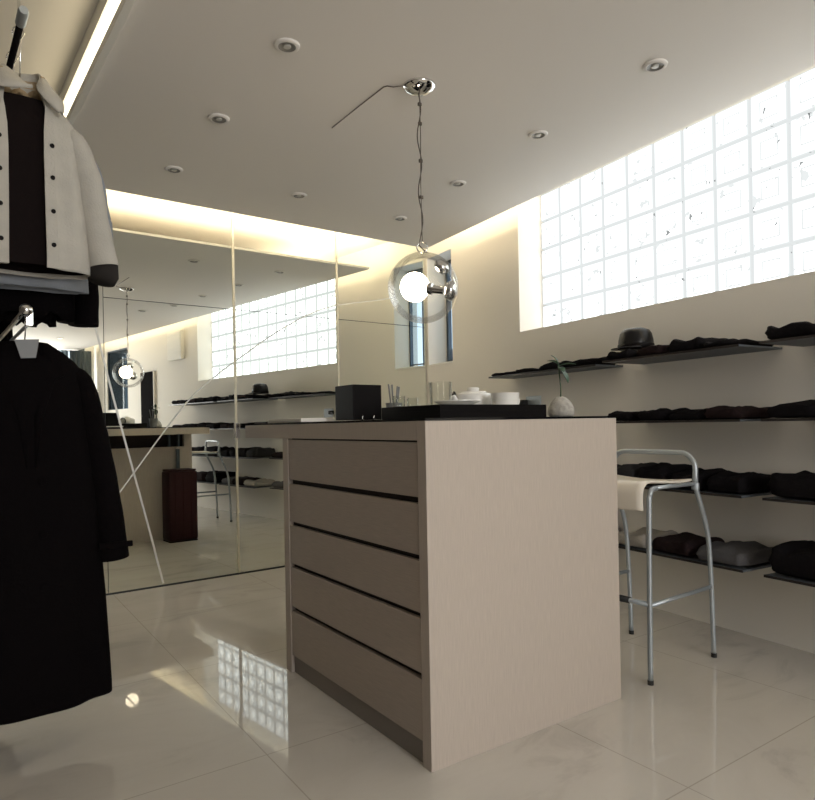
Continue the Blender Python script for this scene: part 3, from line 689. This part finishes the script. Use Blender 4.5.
# light grey jacket on the upper rail (open front, dark lining, tan inside collar)
hanger(2.50, 2.378, 'wooden hanger under the light grey jacket', 2.19, .12)
jk = thing('jacket', 'light grey cotton jacket hanging open, at the front of the upper rail', 'jacket', (RX + .005, 2.50, 0))
rows = [(1.585, .200, .085, .22), (1.62, .200, .088, .22), (1.80, .188, .09, .225), (1.95, .176, .09, .235), (2.03, .172, .086, .25), (2.085, .160, .076, .30), (2.115, .138, .066, .38), (2.15, .104, .058, .48), (2.19, .078, .053, .58), (2.215, .066, .050, .66)]
bm, R_ = sheet(dense(rows), 0, 64, (.10, 7, 13), .82, 5)
body = solid(link('body', bm, JACKET, parent=jk, smooth=True), .006)
rows2 = [(r0 + (.012 if i == 0 else 0), hw - .012, hd - .016, 0) for i, (r0, hw, hd, op) in enumerate(rows[:8])]
bm, _ = sheet(dense(rows2), 0, 48, (.12, 5, 9), .85, 8); link('lining', bm, DARKLIN, parent=jk, smooth=True)
for sd in (1, -1):
    # front placket following the opening edge
    bm = B(); prev = None
    for rg in R_:
        v = rg[0].co if False else None
    drs = dense(rows)
    for k, (z, hw, hd, op) in enumerate(drs[:-6]):
        s0, s1_ = math.sin(op - .02) ** .82 * hw * sd, math.sin(op + .16) ** .82 * hw * sd
        y0_ = -(math.cos(op - .02) ** .82) * hd - .010; y1_ = -(math.cos(op + .16) ** .82) * hd - .010
        cur = [bm.verts.new((s0, y0_, z)), bm.verts.new((s1_, y1_, z)), bm.verts.new((s1_, y1_ + .008, z)), bm.verts.new((s0, y0_ + .008, z))]
        if prev:
            for i, j in ((0, 1), (1, 2), (2, 3), (3, 0)): bm.faces.new((prev[i], prev[j], cur[j], cur[i]))
        else: bm.faces.new(cur)
        prev = cur
    bm.faces.new(prev); link('placket', bm, JACKET, parent=jk, smooth=.6)
    for z in (1.66, 1.77, 1.88, 1.985):
        link('snap_button', lathe(B(), [(0, -.002), (.0075, -.002), (.0065, .003), (0, .004)], 16, c=(sd * .074, -.097 if z < 1.95 else -.095, z), axis=(0, -1, 0)), BLACK, parent=jk)
    s_ = sleeve(sd, [(.085, 0, 2.070), (.148, 0, 2.042), (.188, 0, 1.93), (.214, -.005, 1.78), (.240, -.015, 1.625)], [(.012, .03), (.046, .064), (.052, .066), (.048, .06), (.050, .056)], JACKET, jk, .02)
    bm = B(); tube(bm, [(sd * .238, -.014, 1.632), (sd * .238, -.016, 1.59), (sd * .233, -.018, 1.570)], [(.046, .052), (.046, .053), (.040, .045)], 24); link('cuff', bm, CUFFM, parent=jk, smooth=True)
    # collar wing falling from the neck to a point
    A_ = [(0, .046, 2.262), (.036, .034, 2.264), (.052, 0, 2.256), (.046, -.048, 2.215), (.034, -.082, 2.170), (.058, -.100, 2.128), (.092, -.106, 2.094)]
    O_ = [(0, .082, 2.205), (.060, .060, 2.205), (.088, 0, 2.205), (.098, -.050, 2.180), (.108, -.080, 2.150), (.112, -.094, 2.120), (.108, -.102, 2.092)]
    if sd < 0:
        A_ = [(0, .046, 2.262), (.036, .034, 2.264), (.05, 0, 2.258), (.036, -.05, 2.225), (.014, -.082, 2.190), (-.008, -.100, 2.165), (-.020, -.108, 2.155)]
        O_ = [(0, .082, 2.205), (.060, .060, 2.205), (.088, 0, 2.200), (.100, -.05, 2.170), (.085, -.085, 2.145), (.045, -.104, 2.142), (-.016, -.109, 2.150)]
    A_ = smooth_path([(sd * x, y, z) for x, y, z in A_], 4); O_ = smooth_path([(sd * x, y, z) for x, y, z in O_], 4)
    bm = B(); vv = [[bm.verts.new(a), bm.verts.new((a + b) / 2 + Vector((0, -.006, .008))), bm.verts.new(b)] for a, b in zip(A_, O_)]
    for a, b in zip(vv, vv[1:]):
        for i in range(2): bm.faces.new((a[i], a[i + 1], b[i + 1], b[i]))
    o = link('collar', bm, JACKET, parent=jk, smooth=True); md = o.modifiers.new('s', 'SOLIDIFY'); md.thickness = .006
bm = B(); vv = []
for i in range(25):
    a = .9 + (2 * PI - 1.8) * i / 24
    vv.append((bm.verts.new((math.sin(a) * .062, -math.cos(a) * .047, 2.175)), bm.verts.new((math.sin(a) * .066, -math.cos(a) * .050, 2.245 + .018 * -math.cos(a)))))
for a, b in zip(vv, vv[1:]): bm.faces.new((a[0], b[0], b[1], a[1]))
o = link('collar_lining', bm, TAN, parent=jk, smooth=True); md = o.modifiers.new('s', 'SOLIDIFY'); md.thickness = .005

# garments behind the jacket on the upper rail
def top_garment(y, hem, hw, m, label, seed, sl_end, name='hanging_shirt', hdp=.048, scal=.0):
    hanger(y, 2.378, f'hanger holding the {label.split(",")[0]}', 2.235, hw * .5, GREYPL)
    g_ = thing(name, label, 'clothing', (RX + .01, y, 0), 0, 'clothes on the upper rail')
    rows = [(hem, hw, hdp, 0), (hem + .15, hw * .985, hdp, 0), (1.95, hw * .90, .05, 0), (2.05, hw * .86, .05, 0), (2.11, hw * .70, .048, 0), (2.16, hw * .50, .044, 0), (2.20, hw * .36, .04, 0)]
    bm, _ = sheet(dense(rows), 0, 56, (.20, 6, 11), .85, seed)
    for v in bm.verts:
        if v.co.z < hem + .03: v.co.z += scal * max(0, math.sin(11 * math.atan2(v.co.x, v.co.y + .001) + seed)) ** .5
    solid(link('body', bm, m, parent=g_, smooth=True), .004)
    for sd in (1, -1):
        sleeve(sd, [(hw * .78, 0, 2.085), (hw + .015, 0, 2.02), (hw + .045, 0, 1.85), (hw + .055, 0, sl_end + .15), (hw + .05, -.01, sl_end)], [(.03, .04), (.045, .045), (.045, .045), (.042, .045), (.043, .045)], m, g_, .03)
    return g_
top_garment(2.68, 1.562, .215, GREYCL, 'blue-grey shirt, hem showing just below the light grey jacket', 11, 1.66)
top_garment(2.82, 1.475, .190, BLACKCLOTH, 'black top, shorter one directly behind the blue-grey shirt', 12, 1.462, scal=.028)
top_garment(2.96, 1.470, .150, DARKLIN, 'dark maroon top, behind the black top on the upper rail', 13, 1.49, scal=.02)
top_garment(3.10, 1.520, .215, BLACKCLOTH, 'black jacket, deepest on the upper rail beside the mirror', 14, 1.50)

# black coat on the lower rail
hanger(2.50, 1.432, 'grey plastic hanger under the long black coat', 1.340, .13, GREYPL)
ct = thing('coat', 'long black wool coat hanging from the lower rail almost to the floor', 'coat', (RX, 2.50, 0))
rows = [(.145, .245, .12, 0), (.18, .245, .12, 0), (.5, .232, .115, 0), (.9, .205, .11, 0), (1.12, .182, .105, 0), (1.20, .178, .10, 0), (1.255, .172, .088, 0), (1.285, .150, .074, 0), (1.315, .115, .062, 0), (1.345, .070, .052, 0)]
bm, _ = sheet(dense(rows), 0, 64, (.12, 5, 9), .85, 21)
solid(link('body', bm, BLACKCLOTH, parent=ct, smooth=True), .006)
for sd in (1, -1):
    sleeve(sd, [(.095, 0, 1.255), (.160, 0, 1.218), (.200, 0, 1.03), (.236, -.01, .80), (.254, -.02, .600)], [(.012, .03), (.045, .068), (.052, .07), (.052, .065), (.056, .066)], BLACKCLOTH, ct, .015)
    link('cuff_strap', box(B(), sd * .252 - .055, sd * .252 + .055, -.095, -.082, .645, .665, bev=.003), BLACKCLOTH, parent=ct)
    bm = B(); pl = [(sd * .012, -.112, .93), (sd * .035, -.112, 1.1), (sd * .075, -.098, 1.22), (sd * .105, -.085, 1.235), (sd * .085, -.075, 1.29), (sd * .055, -.062, 1.335)]
    qb = [(sd * .008, -.105, .94), (sd * .012, -.104, 1.1), (sd * .018, -.088, 1.22), (sd * .028, -.078, 1.25), (sd * .035, -.066, 1.30), (sd * .04, -.055, 1.34)]
    va = [bm.verts.new(p) for p in pl]; vb = [bm.verts.new(p) for p in qb]
    for i in range(5): bm.faces.new((va[i], va[i + 1], vb[i + 1], vb[i]))
    o = link('lapel', bm, BLACKCLOTH, parent=ct, smooth=.5); md = o.modifiers.new('s', 'SOLIDIFY'); md.thickness = .008
for z in (.55, .72, .89): link('button', lathe(B(), [(0, 0), (.013, 0), (.012, .004), (0, .005)], 18, c=(.03, -.118, z), axis=(0, -1, 0)), BLACKCLOTH, parent=ct)
bm = B(); va = [bm.verts.new(p) for p in ((-.036, -.070, 1.345), (.034, -.070, 1.350), (.022, -.082, 1.288), (-.020, -.082, 1.285))]; bm.faces.new(va)
o = link('neck_label', bm, GREYPL, parent=ct); md = o.modifiers.new('s', 'SOLIDIFY'); md.thickness = .004
